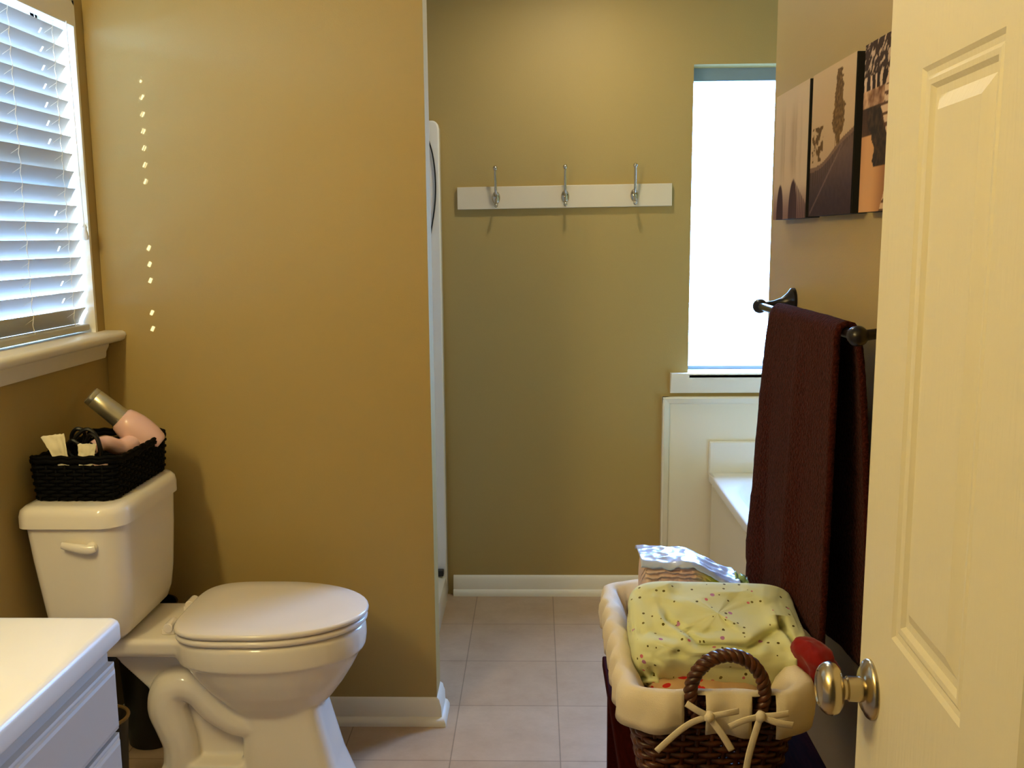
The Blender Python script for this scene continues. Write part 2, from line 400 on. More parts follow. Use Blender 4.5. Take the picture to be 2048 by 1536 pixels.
# wainscot panel behind the tub
t1 = struct(thing('trim_1', 'white moulded wall panel behind the bathtub', 'wall panel', (.5, YB, 0)))
box('panel_board', TRIM, .497, 2.2, YB - .012, YB - .0005, 0, .822, t1)
mp_ = [(0, 0), (0, .016), (.006, .020), (.012, .016), (.02, .014), (.026, .010), (.030, 0)]
MB().loft([[(.497 + a, YB - .012 - b, z) for a, b in mp_] for z in (0, .824)]).obj('moulding', TRIM, t1, angle=30)
MB().loft([[(x, YB - .012 - b, .824 - a) for a, b in mp_] for x in (.497, 2.2)]).obj('moulding', TRIM, t1, angle=30)

# ---------------------------------------------------------------- bathtub
tb = thing('bathtub', 'white bathtub in a boxed deck below the bright back window', 'bathtub', (.683, 3.2, 0))
DX0, DX1, DY0, DY1, DZ = .683, 2.195, YT + .005, YB - .034, .522
N = 64
def ring(cx, cy, a, b, z, e=2.6):
    out = []
    for k in range(N):
        t = 2 * PI * k / N; c, s = math.cos(t), math.sin(t)
        out.append((cx + a * math.copysign(abs(c) ** (2 / e), c), cy + b * math.copysign(abs(s) ** (2 / e), s), z))
    return out
cx, cy = (DX0 + DX1) / 2, (DY0 + DY1) / 2
outer = []
for k in range(N):
    t = 2 * PI * k / N; c, s = math.cos(t), math.sin(t); q = max(abs(c), abs(s))
    outer.append((c / q, s / q))
hx, hy = (DX1 - DX0) / 2, (DY1 - DY0) / 2
sq = lambda d, z: [(cx + (hx - d) * a, cy + (hy - d) * b, z) for a, b in outer]
MB().loft([sq(0, DZ - .035), sq(0, DZ - .008), sq(.003, DZ - .002), sq(.010, DZ), ring(cx, cy, .715, .455, DZ, 4), ring(cx, cy, .705, .445, DZ - .006, 4), ring(cx, cy, .66, .41, DZ - .05, 3.6), ring(cx, cy, .57, .34, .32, 3), ring(cx, cy, .48, .28, .20, 2.6), ring(cx, cy, .36, .2, .17, 2.4)]).obj('tub_shell', ACRYLIC, tb, angle=60)
box('apron', TRIM, DX0 + .012, DX1, DY0, DY1, 0, DZ - .036, tb)
box('backsplash', ACRYLIC, DX0, DX1, YB - .033, YB - .0125, DZ - .02, .645, tb, bevel=.006)

# ---------------------------------------------------------------- shower
sh = thing('shower_stall', 'white shower stall edge behind the partition wall', 'shower', (-.8, 3.3, 0))
SY0, SY1 = YT + .108, YB - .003
def flange(y, dy):
    m = MB()
    lp = [(-.395, 0), (-.372, 0), (-.369, .3), (-.369, 1.86), (-.374, 1.882), (-.395, 1.888)]
    return m
st = MB()
prof = [(-.372, .0), (-.366, .02), (-.366, 1.86), (-.372, 1.88), (-.385, 1.889), (-.42, 1.889), (-.42, 0)]
st.loft([[(x, y, z) for x, z in prof] for y in (SY1 - .055, SY1 - .008, SY1)])
st.obj('front_flange', ACRYLIC, sh, angle=50, bevel=.006)
MB().loft([[(x, y, z) for x, z in prof] for y in (SY0, SY0 + .05)]).obj('front_flange', ACRYLIC, sh, angle=50)
curb = [(-.366, 0), (-.366, .06), (-.372, .09), (-.40, .105), (-.46, .105), (-.475, .09), (-.475, 0)]
MB().loft([[(x, y, z) for x, z in curb] for y in (SY0 + .05, SY1 - .055)]).obj('curb', ACRYLIC, sh, angle=50)
bx = MB(); bx.box(XL + .004, -.42, SY1 - .02, SY1, 0, 1.889).box(XL + .004, -.42, SY0, SY0 + .02, 0, 1.889).box(XL + .004, XL + .02, SY0, SY1, 0, 1.889).box(XL + .004, -.475, SY0, SY1, 0, .04)
bx.obj('surround', ACRYLIC, sh, smooth=False)
MB().tube(spline([(-.415, SY1 - .060, 1.845), (-.392, SY1 - .062, 1.77), (-.382, SY1 - .062, 1.68), (-.385, SY1 - .062, 1.58), (-.405, SY1 - .062, 1.46)]), .003, 6).obj('black_cord', BLACKP, sh)
box('drain_bracket', BLACKP, -.405, -.378, SY1 - .085, SY1 - .056, .106, .13, sh, bevel=.003)

# ---------------------------------------------------------------- hook rail
rail = MB().box(-.412, .412, -.018, 0, -.0425, .0425).obj('hook_rail', mat('rail_paint', (222, 208, 180), rough=.4), bevel=.002)
rail.location = (.1085, YB, 1.6045); rail.rotation_euler = (0, math.radians(-.55), 0)
tag(rail, 'white board with three nickel hooks mounted on the back wall', 'hook rail')
def hook_parts(x):
    c = MB()
    oval = lambda s, y: [(x + .0155 * s * math.cos(2 * PI * k / 24), y, -.0 + .0245 * s * math.sin(2 * PI * k / 24)) for k in range(24)]
    pl = MB(); pl.loft([oval(1, -.018), oval(1, -.021), oval(.8, -.025), oval(.45, -.029), oval(.1, -.030)])
    a = spline([(x, -.026, .005), (x, -.040, .014), (x, -.050, .034), (x, -.056, .066), (x, -.060, .092), (x, -.062, .104)])
    c.tube(a, [.006 - .0018 * i / len(a) for i in range(len(a))], 10)
    c.lathe([(.001, -.009), (.006, -.007), (.0085, -.001), (.0085, .003), (.006, .008), (.001, .0095)], (x, -.062, .108), (0, 0, 1), 16)
    b = spline([(x, -.026, -.003), (x, -.036, -.016), (x, -.045, -.026), (x, -.051, -.030)])
    c.tube(b, .0048, 10)
    c.lathe([(.001, -.008), (.006, -.005), (.0075, 0), (.006, .005), (.001, .008)], (x, -.053, -.030), (0, 0, 1), 14)
    return c, pl
for x in (-.262, 0.003, .268):
    c, pl = hook_parts(x); h = c.obj('hook', CHROME, rail, angle=60); pl.obj('mounting_plate', CHROME, h, angle=60); h['label'] = 'brushed nickel double hook'

# ---------------------------------------------------------------- door + knob
A = math.atan(0.054); DE = Vector((.3877, 1.098, 0)); DU = Vector((math.sin(A), math.cos(A), 0)); DN = Vector((-DU.y, DU.x, 0))   # DN points into the room
def dpt(s, z, d=0.0): return DE - DU * s + DN * d + Vector((0, 0, z))
door = struct(thing('door_1', 'cream six panel door standing open at the right', 'door', DE - DU * .71))
DW, DZ0, DZ1, TH = .71, .012, 2.035, .035
cols = [(.107, .300), (.410, .603)]; rows = [(.23, .84), (1.019, 1.612), (1.715, 1.92)]
def door_face(m, d0, sgn):
    ss = [0, *[c for p in cols for c in p], DW]; zs = [DZ0, *[r for p in rows for r in p], DZ1]
    hs = set((i, j) for i in (1, 3) for j in (1, 3, 5))
    for i in range(len(ss) - 1):
        for j in range(len(zs) - 1):
            if (i, j) in hs:
                loops = []
                for ins, dep in ((0, 0), (.004, .0035), (.009, .0045), (.013, .0025), (.018, .0030), (.022, .0075), (.030, .0080), (.045, .0015)):
                    a, b, c, e = ss[i] + ins, ss[i + 1] - ins, zs[j] + ins, zs[j + 1] - ins
                    d = d0 - sgn * dep
                    loops.append([dpt(a, c, d), dpt(b, c, d), dpt(b, e, d), dpt(a, e, d)])
                o = len(m.v); m.loft(loops, cap=False); k = len(m.v); m.f.append((k - 4, k - 3, k - 2, k - 1))
            else:
                m.add([dpt(ss[i], zs[j], d0), dpt(ss[i + 1], zs[j], d0), dpt(ss[i + 1], zs[j + 1], d0), dpt(ss[i], zs[j + 1], d0)], [(0, 1, 2, 3)])
dm = MB(); door_face(dm, 0, 1); door_face(dm, -TH, -1)
for a, b in (((0, DZ0), (0, DZ1)), ((DW, DZ0), (DW, DZ1)), ((0, DZ0), (DW, DZ0)), ((0, DZ1), (DW, DZ1))):
    dm.add([dpt(*a, 0), dpt(*b, 0), dpt(*b, -TH), dpt(*a, -TH)], [(0, 1, 2, 3)])
leaf = dm.obj('door_leaf', DOORM, door, smooth=False)
kp = dpt(.047, .930)
kn = MB()
kn.lathe([(.0345, 0), (.0345, .003), (.032, .006), (.028, .0075), (.025, .010), (.0145, .012)], kp, DN, 40)
kn.lathe([(.0145, .010), (.0145, .027), (.0125, .029), (.0125, .032)], kp, DN, 32)
kob = kn.obj('door_knob', STEEL, door, angle=40); kob['label'] = 'brushed nickel round knob on its rosette'
MB().lathe([(.010, .030), (.014, .033), (.0235, .036), (.0285, .040), (.0305, .046), (.029, .052), (.0255, .0565), (.0215, .0590), (.0205, .0595), (.019, .0580), (.012, .0575), (.001, .0575)], kp, DN, 40).obj('knob_handle', STEEL, kob, angle=40)
kb = dpt(.047, .930, -TH)
MB().lathe([(.0335, 0), (.0335, .003), (.027, .0075), (.0145, .012), (.0145, .035), (.0265, .043), (.029, .052), (.024, .062), (.001, .064)], kb, -DN, 32).obj('door_knob', STEEL, door, angle=40)

# ---------------------------------------------------------------- canvases
def clampc(c): return tuple(max(0, min(255, x)) for x in c)
def mixc(a, b, t): t = max(0, min(1, t)); return tuple(x + (y - x) * t for x, y in zip(a, b))
def sst(a, b, x):
    t = max(0, min(1, (x - a) / (b - a))); return t * t * (3 - 2 * t)
def pic_fog(u, v):
    c = mixc((196, 170, 140), (206, 182, 146), v)
    for cu, w, k in ((.24, .05, .28), (.31, .02, .3), (.58, .07, .4), (.66, .025, .3), (.80, .03, .15)):
        c = mixc(c, (140, 112, 84), k * math.exp(-((u - cu + .02 * fbm(u * 3, v * 8, 1)) / w) ** 2) * sst(.2, .45, v) * (1 - sst(.65, .97, v)))
    c = mixc(c, (112, 80, 78), (1 - sst(.02, .30, v)) * .75)
    for cu, w, h in ((.22, .11, .28), (.62, .13, .30)):
        d = ((u - cu) / w) ** 2 + (v / h) ** 2
        c = mixc(c, (62, 40, 44), 1 - sst(.85, 1.05, d))
    if u > .62: c = mixc(c, (70, 46, 46), .8 * (1 - sst(0, .02, v - (.30 - (u - .62) * .55))) * (.6 + .4 * math.sin(u * 130)))
    return c
def pic_road(u, v):
    c = mixc((176, 142, 106), (204, 176, 134), v)
    hz = .33 + .155 * sst(0, .78, u) * u / .78
    if v < hz + .015:
        c = mixc((52, 36, 42), (112, 88, 74), sst(0, .48, v) * .8 + .1 * fbm(u * 20, v * 20, 3))
        s = (u - .03) / .74
        if 0 < s < 1 and abs(v - (.02 + s * .44)) < .012: c = mixc(c, (140, 112, 96), .5)
        if v > hz - .015: c = (120, 92, 72)
        elif v > hz - .10 * (1 - u) - .03 and math.sin(u * 90 / (1 - .5 * u)) > .55: c = mixc(c, (60, 42, 36), .7)
    r = .13 * (sst(.43, .60, v) * (1 - .62 * sst(.62, .98, v))) + .045 * fbm(u * 9, v * 22, 5)
    if .455 < v < .95 and abs(u - .66 - .02 * fbm(0, v * 6, 2)) < r: c = mixc((84, 58, 22), (128, 96, 52), .5 + .9 * fbm(u * 40, v * 40, 7))
    if abs(u - .60) < .008 and .44 < v < .52: c = (92, 64, 34)
    if .38 < v < .62 and abs(u - .17) < .14 and fbm(u * 12, v * 16, 9) + .25 - 2.2 * abs(u - .17 + (.5 - v) * .15) > .12: c = (96, 68, 30)
    return c
def pic_steps(u, v):
    c = mixc((60, 38, 24), (88, 58, 36), .5 + fbm(u * 6, v * 6, 1))
    cu = .50 + .16 * math.sin(v * 5.0 + .2)
    if v < .45 and u < cu: c = mixc((206, 152, 100), (120, 74, 46), sst(.05, .40, abs(u - .14 - .1 * v)) * .8)
    b = cu - .20 + .05 * fbm(v * 9, 0, 3)
    if .26 < v < .62 and b - .22 < u < b + .05: c = mixc((40, 30, 22), (74, 52, 34), .4 + fbm(u * 20, v * 20, 2))
    if abs(u - cu - .12) < .27 and v < .78:
        q = math.sin(v * 105 + (u - cu) * 30 * (v - .45) + 1.2 * fbm(u * 6, v * 10, 5))
        c = mixc((222, 190, 156), (78, 48, 32), .9 if q > .45 else .10)
    if .62 < v < .74 and u < .40: c = mixc((204, 164, 126), (104, 66, 42), .5 + fbm(u * 8, v * 10, 4))
    if .72 < v < .80: c = (46, 28, 20) if math.sin(u * 60 + 2 * fbm(u * 5, v * 5, 1)) < .4 else (206, 176, 146)
    if v > .80: c = mixc((48, 30, 20), (200, 172, 144), .95 if fbm(u * 9 + v * 12, v * 26 - u * 22, 6) > .22 else .08)
    return c
ATTR = attr_mat('canvas_print', .75)
def canvas(name, label, ya, yb, za, zb, fn, side):
    t = thing(name, label, 'picture', (XR - .02, (ya + yb) / 2, za), 'photo canvases on the right wall')
    TX = XR - .035
    box('canvas_edge', side, TX + .001, XR - .001, ya, yb, za, zb, t, bevel=.002)
    G = 120; m = MB(); m.grid(lambda i, j: (TX, yb + (ya - yb) * i, za + (zb - za) * j), G, G)
    o = m.obj('canvas_print', ATTR, t, smooth=False)
    ca = o.data.color_attributes.new('Col', 'FLOAT_COLOR', 'POINT')
    vals = []
    for vtx in o.data.vertices:
        u = (yb - vtx.co.y) / (yb - ya); v = (vtx.co.z - za) / (zb - za)
        vals += list(lin(*clampc(fn(u, v))))
    ca.data.foreach_set('color', vals)
    return t
canvas('photo_canvas', 'square sepia canvas of misty trees, the one nearest the bright window', 2.238, 2.540, 1.490, 1.798, pic_fog, CANVAS_SIDE)
canvas('photo_canvas', 'square sepia canvas of a tall tree above a bridge road, middle of three', 1.920, 2.212, 1.492, 1.798, pic_road, CANVAS_SIDE)
canvas('photo_canvas', 'square brown canvas of striped winding steps, half hidden by the open door', 1.590, 1.872, 1.492, 1.798, pic_steps, CANVAS_SIDE)

# ---------------------------------------------------------------- towel bar + towel
BX, BZ = .565, 1.274
tbx = thing('towel_bar', 'dark bronze towel bar with ball ends on the right wall', 'towel bar', (BX, 2.06, BZ))
MB().tube([(BX, 1.693, BZ), (BX, 2.437, BZ)], .0095, 16).obj('bar', BRONZE, tbx)
for yy, s in ((1.693, -1), (2.437, 1)):
    k = MB()
    k.lathe([(.001, -.021), (.009, -.019), (.0165, -.011), (.0185, 0), (.0165, .011), (.011, .017), (.0095, .019)], (BX, yy, BZ), (0, -s, 0), 24)
    k.obj('end_ball', BRONZE, tbx)
    p = MB(); path = [(XR - .0005, yy, BZ + .012), (XR - .006, yy, BZ + .012), (XR - .014, yy, BZ + .011), (XR - .03, yy, BZ + .008), (XR - .05, yy, BZ + .004), (BX + .006, yy, BZ)]
    p.tube(path, [.034, .033, .022, .013, .0095, .010], 24)
    p.obj('bracket', BRONZE, tbx)
def towel_pt(i, j):
    """i across (0 near .. 1 far), j along: front hem - over the bar - back hem"""
    L1, L2, R = .665, .655, .017
    tot = L1 + PI * R + L2; s = j * tot
    cut = .055 * (1 - sst(.1, .8, i)); s = cut + s * (tot - cut) / tot   # the hem hangs shorter at the near end
    if s < L1: x, z, fall = BX - R, BZ - (L1 - s), (L1 - s) / L1; side = -1
    elif s < L1 + PI * R:
        a = (s - L1) / R; x, z, fall = BX - R * math.cos(a), BZ + R * math.sin(a), 0; side = 0
    else: x, z, fall = BX + R, BZ - (s - L1 - PI * R), (s - L1 - PI * R) / L2; side = 1
    f2 = fall ** .6
    ya = 1.748 + (.014 * f2 if side <= 0 else -.004 * f2); yb = 2.235 + (.022 * fall if side <= 0 else .02 * fall)
    y = ya + (yb - ya) * i
    wob = .016 * f2 * math.sin(i * 11 + .7) + .007 * f2 * math.sin(i * 23 + fall * 2) + .006 * f2 * fbm(i * 4, fall * 3, side)
    if side <= 0: x += (-abs(wob) * .6 + wob * .6 - .014 * f2) * sst(.05, .5, i)
    else: x = min(x + .042 * f2 + wob * .5, XR - .016)
    x += .0015 * fbm(i * 60, s * 90, 2)
    return (x, y, z)
tw = MB().grid(towel_pt, 46, 110).obj('bath_towel', TOWEL, angle=180)
so = tw.modifiers.new('thick', 'SOLIDIFY'); so.thickness = .011; so.offset = 0.0
tag(tw, 'dark brown terry towel draped over the bronze bar', 'towel')

# ---------------------------------------------------------------- toilet
TC = 2.34
to = thing('toilet', 'white two piece toilet with its lid down beside the tan wall', 'toilet', (-.8, TC, 0))
def egg(xb, xf, hw, z, xc=None, n=48, e=3.0):
    if xc is None: xc = xb + (xf - xb) * .47
    out = []
    for k in range(n):
        t = 2 * PI * k / n; c, s = math.cos(t), math.sin(t)
        if c >= 0: x = xc + (xf - xc) * abs(c); y = hw * s
        else:
            x = xc - (xc - xb) * abs(c) ** (2 / e); y = hw * math.copysign(abs(s) ** (2 / e), s)
        out.append((x, TC + y, z))
    return out
bw = MB()
# bowl: rim band and tapering underside
bw.loft([egg(-.775, -.575, .068, .22), egg(-.79, -.562, .085, .25), egg(-.81, -.535, .108, .28), egg(-.845, -.505, .134, .32), egg(-.875, -.480, .153, .36), egg(-.895, -.462, .166, .395), egg(-.905, -.452, .172, .408), egg(-.915, -.447, .178, .412), egg(-.92, -.444, .181, .44), egg(-.92, -.445, .181, .465), egg(-.915, -.450, .176, .475)])
# deck under the tank
bw.loft([lift(rrect(-1.165, -.80, TC - .115, TC + .115, .03), .425), lift(rrect(-1.175, -.79, TC - .125, TC + .125, .035), .440), lift(rrect(-1.175, -.79, TC - .128, TC + .128, .035), .465), lift(rrect(-1.17, -.79, TC - .122, TC + .122, .035), .475)])
# pedestal
bw.loft([lift(rrect(-.775, -.488, TC - .112, TC + .112, .05), 0), lift(rrect(-.772, -.494, TC - .108, TC + .108, .05), .02), lift(rrect(-.765, -.522, TC - .094, TC + .094, .045), .10), lift(rrect(-.760, -.552, TC - .084, TC + .084, .04), .22), lift(rrect(-.755, -.572, TC - .078, TC + .078, .035), .30)])
# foot plate and web
bw.loft([lift(rrect(-.985, -.74, TC - .105, TC + .105, .03), 0), lift(rrect(-.975, -.74, TC - .098, TC + .098, .03), .10), lift(rrect(-.965, -.74, TC - .088, TC + .088, .03), .122)])
web = [(-.95, .06), (-.74, .06), (-.74, .36), (-.95, .36)]
bw.loft([[(x, y, z) for x, z in web] for y in (TC - .034, TC + .034)])
wed = [(-1.165, .45), (-1.15, .425), (-1.095, .405), (-1.0, .305), (-.94, .27), (-.84, .30), (-.80, .45)]
bw.loft([[(x, y, z) for x, z in wed] for y in (TC - .046, TC + .046)])
# moulded trapway on both flanks
trap = [(-.68, .205, .022), (-.765, .222, .034), (-.825, .262, .040), (-.865, .308, .040), (-.905, .328, .042), (-.943, .312, .046), (-.952, .265, .048), (-.938, .215, .045), (-.925, .165, .042), (-.926, .11, .042), (-.932, .05, .045), (-.935, .0, .048)]
for s in (-1, 1):
    pts = spline([(x, TC + s * .052, z) for x, z, r in trap], 6)
    rr = [.003 + trap[i // 6][2] + (trap[min(i // 6 + 1, len(trap) - 1)][2] - trap[i // 6][2]) * (i % 6) / 6 for i in range(len(pts))]
    bw.tube(pts, rr, 14)
bowl = bw.obj('bowl', CERAMIC, to, angle=180)
rm = bowl.modifiers.new('remesh', 'REMESH'); rm.mode = 'VOXEL'; rm.voxel_size = .0048; rm.use_smooth_shade = True
sm = bowl.modifiers.new('smooth', 'SMOOTH'); sm.factor = .5; sm.iterations = 4
# seat and lid
def plate(z0, z1, xb, xf, hw, r, dome=0.0):
    E_ = dict(e=4.2, xc=-.700)
    L = [egg(xb + r, xf - r, hw - r, z0, **E_), egg(xb, xf, hw, z0 + r, **E_), egg(xb, xf, hw, z1 - r, **E_), egg(xb + r * .3, xf - r * .3, hw - r * .3, z1 - r * .3, **E_), egg(xb + r, xf - r, hw - r, z1, **E_)]
    for k, q in ((1, .75), (2, .45), (3, .15)):
        L.append([(-.69 + (x + .69) * q, TC + (y - TC) * q, z1 + dome * (1 - q * q)) for x, y, z in egg(xb + r, xf - r, hw - r, z1, **E_)])
    return MB().loft(L)
plate(.478, .4945, -.903, -.440, .184, .006).obj('seat', PLASTIC, to, angle=60)
plate(.498, .5135, -.906, -.437, .187, .006, .004).obj('lid', PLASTIC, to, angle=60)
for s in (-1, 1):
    h = MB(); h.tube([(-.922, TC + s * .075 - .022, .494), (-.922, TC + s * .075 + .022, .494)], .0125, 14); h.box(-.94, -.908, TC + s * .075 - .018, TC + s * .075 + .018, .4755, .49)
    h.obj('hinge', PLASTIC, to, angle=40, bevel=.002)
# tank
def tk(xa, xb, hy, r, z, rf): return lift(rrect(xa, xb, TC - .008 - hy, TC - .008 + hy, [rf, rf, r, r], 8), z)
MB().loft([tk(-1.150, -1.045, .125, .02, .4765, .04), tk(-1.166, -1.020, .150, .025, .482, .05), tk(-1.174, -1.002, .168, .025, .50, .055), tk(-1.180, -.992, .178, .025, .53, .06), tk(-1.186, -.986, .182, .025, .58, .06), tk(-1.20, -.980, .190, .025, .70, .06), tk(-1.208, -.978, .194, .025, .784, .06)]).obj('tank', CERAMIC, to, angle=60)
MB().loft([tk(-1.212, -.980, .195, .025, .782, .058), tk(-1.222, -.970, .204, .03, .785, .066), tk(-1.222, -.970, .204, .03, .812, .066), tk(-1.219, -.973, .201, .03, .826, .064), tk(-1.210, -.982, .192, .03, .834, .055), tk(-1.195, -.997, .177, .02, .836, .045)]).obj('tank_lid', CERAMIC, to, angle=60)
lv = MB()
lv.lathe([(.014, -.004), (.014, .006), (.011, .010), (.001, .011)], (-1.046, TC - .198, .738), (0, -1, 0), 20)
lp = spline([(-1.034, TC - .210, .739), (-1.05, TC - .213, .736), (-1.075, TC - .214, .740), (-1.112, TC - .213, .747)])
lv.tube(lp, [.008 + .004 * math.sin(PI * i / (len(lp) - 1)) for i in range(len(lp))], 12, flat=.6, up=(0, 1, 0))
lv.obj('flush_lever', CERAMIC, to, angle=60)
MB().lathe([(.001, -.012), (.011, -.012), (.011, .012), (.001, .012)], (-1.075, TC - .085, .418), (0, 0, 1), 16).obj('tank_bolt', BLACKP, to)

# black wicker tray on the tank lid
def weave_rect(m, loopfn, rows, stakes, r, amp, sub=4):
    """basket work: horizontal strands going in and out around upright stakes"""
    for k, z in enumerate(rows):
        pts = []
        n = stakes * sub
        for q in range(n):
            x, y, nx, ny = loopfn(q / n, z)
            o = amp * math.cos(PI * (q / sub) + PI * k)
            pts.append((x + nx * o, y + ny * o, z))
        m.tube(pts, r, 6, closed=True, up=(0, 0, 1))
    for q in range(stakes):
        a = [loopfn((q + .5) / stakes if False else q / stakes, z) for z in (rows[0], rows[-1])]
        m.tube([(a[0][0], a[0][1], rows[0] - r), (a[1][0], a[1][1], rows[-1] + r)], r * .8, 6)
def rect_loop(x0, x1, y0, y1, r, n=160):
    base = rrect(x0, x1, y0, y1, r, 10); base.append(base[0]); cum = [0]
    for a, b in zip(base, base[1:]): cum.append(cum[-1] + math.hypot(b[0] - a[0], b[1] - a[1]))
    def at(t):
        s = (t % 1) * cum[-1]; lo = 0
        for k in range(len(cum) - 1):
            if cum[k] <= s <= cum[k + 1]: lo = k; break
        L = cum[lo + 1] - cum[lo]; q = 0 if L == 0 else (s - cum[lo]) / L
        a, b = base[lo], base[lo + 1]; dx, dy = b[0] - a[0], b[1] - a[1]; l = math.hypot(dx, dy) or 1
        return a[0] + dx * q, a[1] + dy * q, dy / l, -dx / l
    return at
TZ = .8365
tr = thing('wicker_tray', 'black wicker tray of toiletries standing on the toilet tank', 'basket', (-1.105, 2.352, TZ))
def tray_loop(t, z):
    f = .006 * (z - TZ) / .09
    return rect_loop(-1.200 - f, -1.010 + f, 2.190 - f, 2.515 + f, .025)(t)
m = MB(); weave_rect(m, tray_loop, [TZ + .0058 + .0086 * k for k in range(10)], 46, .0048, .0030)
m.obj('woven_side', BLACKW, tr, angle=180)
m = MB()
for zz, rr_ in ((TZ + .090, .0072), (TZ + .0985, .005)):
    pts = []
    for q in range(140):
        x, y, nx, ny = tray_loop(q / 140, zz); hump = .008 * (sst(.7, 1, abs(y - 2.352) / .163)) ** 2
        pts.append((x, y, zz + hump + .0015 * math.sin(q * 1.3)))
    m.tube(pts, rr_, 6, closed=True, up=(0, 0, 1))
m.obj('rim', BLACKW, tr, angle=180)
box('tray_base', BLACKW, -1.196, -1.014, 2.194, 2.511, TZ + .001, TZ + .006, tr)

# hair dryer leaning in the tray
hd = thing('hair_dryer', 'pink hair dryer with a silver barrel leaning out of the black tray', 'hair dryer', (-1.02, 2.37, .88))
P0 = Vector((-1.160, 2.425, 1.055)); P1 = Vector((-1.030, 2.462, .928)); ax = (P1 - P0).normalized(); Lh = (P1 - P0).length
def along(t): return P0 + ax * (t * Lh)
b = MB(); b.lathe([(.022, 0), (.0245, .002), (.0255, .012), (.0245, .014), (.0255, .016), (.0268, .06), (.028, .105), (.030, .122)], P0, ax, 28)
b.lathe([(.019, -.0005), (.019, .03)], P0 + ax * .0, ax, 20)
b.obj('barrel', SILVER, hd, angle=40)
MB().lathe([(.0285, .100), (.034, .104), (.0385, .118), (.0425, .140), (.0435, .162), (.042, .186), (.037, .208), (.034, .214), (.030, .218), (.001, .219)], P0 - ax * .004, ax, 32).obj('body', PINKP, hd, angle=50)
hp = spline([along(.82) + Vector((0, -.010, -.012)), along(.80) + Vector((-.004, -.035, -.026)), along(.72) + Vector((-.012, -.062, -.040)), Vector((-1.092, 2.345, .944)), Vector((-1.112, 2.318, .938))])
MB().tube(hp, [.026 - .0095 * i / len(hp) for i in range(len(hp))], 18).obj('handle', PINKP, hd, angle=60)
MB().lathe([(.014, 0), (.012, .01), (.007, .028), (.005, .034)], Vector((-1.110, 2.320, .939)), (-.75, -.4, -.25), 16).obj('cord_guard', BLACKP, hd)
cd = [(-1.130, 2.312, .895), (-1.148, 2.30, .905), (-1.150, 2.29, .955), (-1.135, 2.285, .978), (-1.118, 2.29, .972), (-1.125, 2.30, .94), (-1.158, 2.30, .915), (-1.165, 2.29, .892), (-1.14, 2.28, .90), (-1.11, 2.275, .945), (-1.092, 2.27, .968), (-1.075, 2.268, .955), (-1.070, 2.265, .915), (-1.085, 2.262, .893), (-1.125, 2.262, .905), (-1.15, 2.262, .93), (-1.135, 2.26, .955), (-1.112, 2.262, .935), (-1.10, 2.265, .90), (-1.13, 2.272, .885), (-1.16, 2.275, .90), (-1.145, 2.278, .945), (-1.11, 2.282, .978), (-1.085, 2.285, .960), (-1.075, 2.29, .90)]
c = MB(); c.tube(spline([(x, y, z + .014) for x, y, z in cd], 6), .005, 7); c.obj('power_cord', BLACKP, hd)
# tissues in the tray
def tissue(name, label, cx, cy, z, h, w0, w1, lean, yaw, seed):
    def fn(i, j):
        a = (i - .5) * 2.2; w = w0 + (w1 - w0) * j
        x = w * math.sin(a) + lean * j; y = w * .55 * math.cos(a) + .004 * fbm(i * 5, j * 4, seed)
        zz = h * j + (.014 * (i - .3) * math.cos(seed) * j) + .004 * fbm(i * 4, j * 4, seed + 3)
        c_, s_ = math.cos(yaw), math.sin(yaw)
        return (cx + x * c_ - y * s_, cy + x * s_ + y * c_, z + zz)
    o = MB().grid(fn, 16, 14).obj(name, PAPER, angle=60)
    s = o.modifiers.new('thick', 'SOLIDIFY'); s.thickness = .0012
    return tag(o, label, 'tissue', 'tissues in the black tray')
tissue('paper_tissue', 'tall rolled white tissue poking out of the black tray at its left', -1.140, 2.225, .905, .082, .012, .030, -.024, .2, 1)
tissue('paper_tissue', 'low white folded tissue between the rolled one and the black cord', -1.098, 2.235, .905, .058, .020, .030, .008, -.2, 5)
sc_ = MB().grid(lambda i, j: (-1.085 + .07 * (i - .5), 2.258 + .01 * math.sin(i * 6), .868 + .056 * j + .008 * fbm(i * 4, j * 4, 8)), 10, 8).obj('cosmetic_pouch', mat('pale_pink_cloth', (226, 186, 168), rough=.8), angle=60)
s = sc_.modifiers.new('thick', 'SOLIDIFY'); s.thickness = .012
tag(sc_, 'pale pink pouch tucked behind the black cord in the tray', 'pouch')

# ---------------------------------------------------------------- bins beside the toilet
bn = thing('waste_bin', 'tall black bin in the corner behind the toilet', 'bin', (-1.130, 2.600, 0))
MB().lathe([(.064, 0), (.068, .004), (.086, .40), (.090, .405), (.090, .415), (.085, .415), (.083, .40), (.063, .012), (.001, .012)], (-1.130, 2.600, 0), (0, 0, 1), 36).obj('bin_body', BLACKP, bn, angle=40)
wb_ = thing('waste_pot', 'small round brown rimmed pot between the vanity and the toilet', 'pot', (-1.064, 2.16, 0))
MB().lathe([(.040, 0), (.043, .003), (.060, .295), (.058, .300), (.054, .295), (.038, .012), (.001, .012)], (-1.064, 2.16, 0), (0, 0, 1), 32).obj('pot_body', mat('dark_brown_metal', (26, 18, 10), rough=.5), wb_, angle=40)
MB().tube([(-1.064 + .060 * math.cos(t * PI / 20), 2.16 + .060 * math.sin(t * PI / 20), .300) for t in range(40)], .0045, 8, closed=True, up=(0, 0, 1)).obj('rim', BROWNM, wb_)

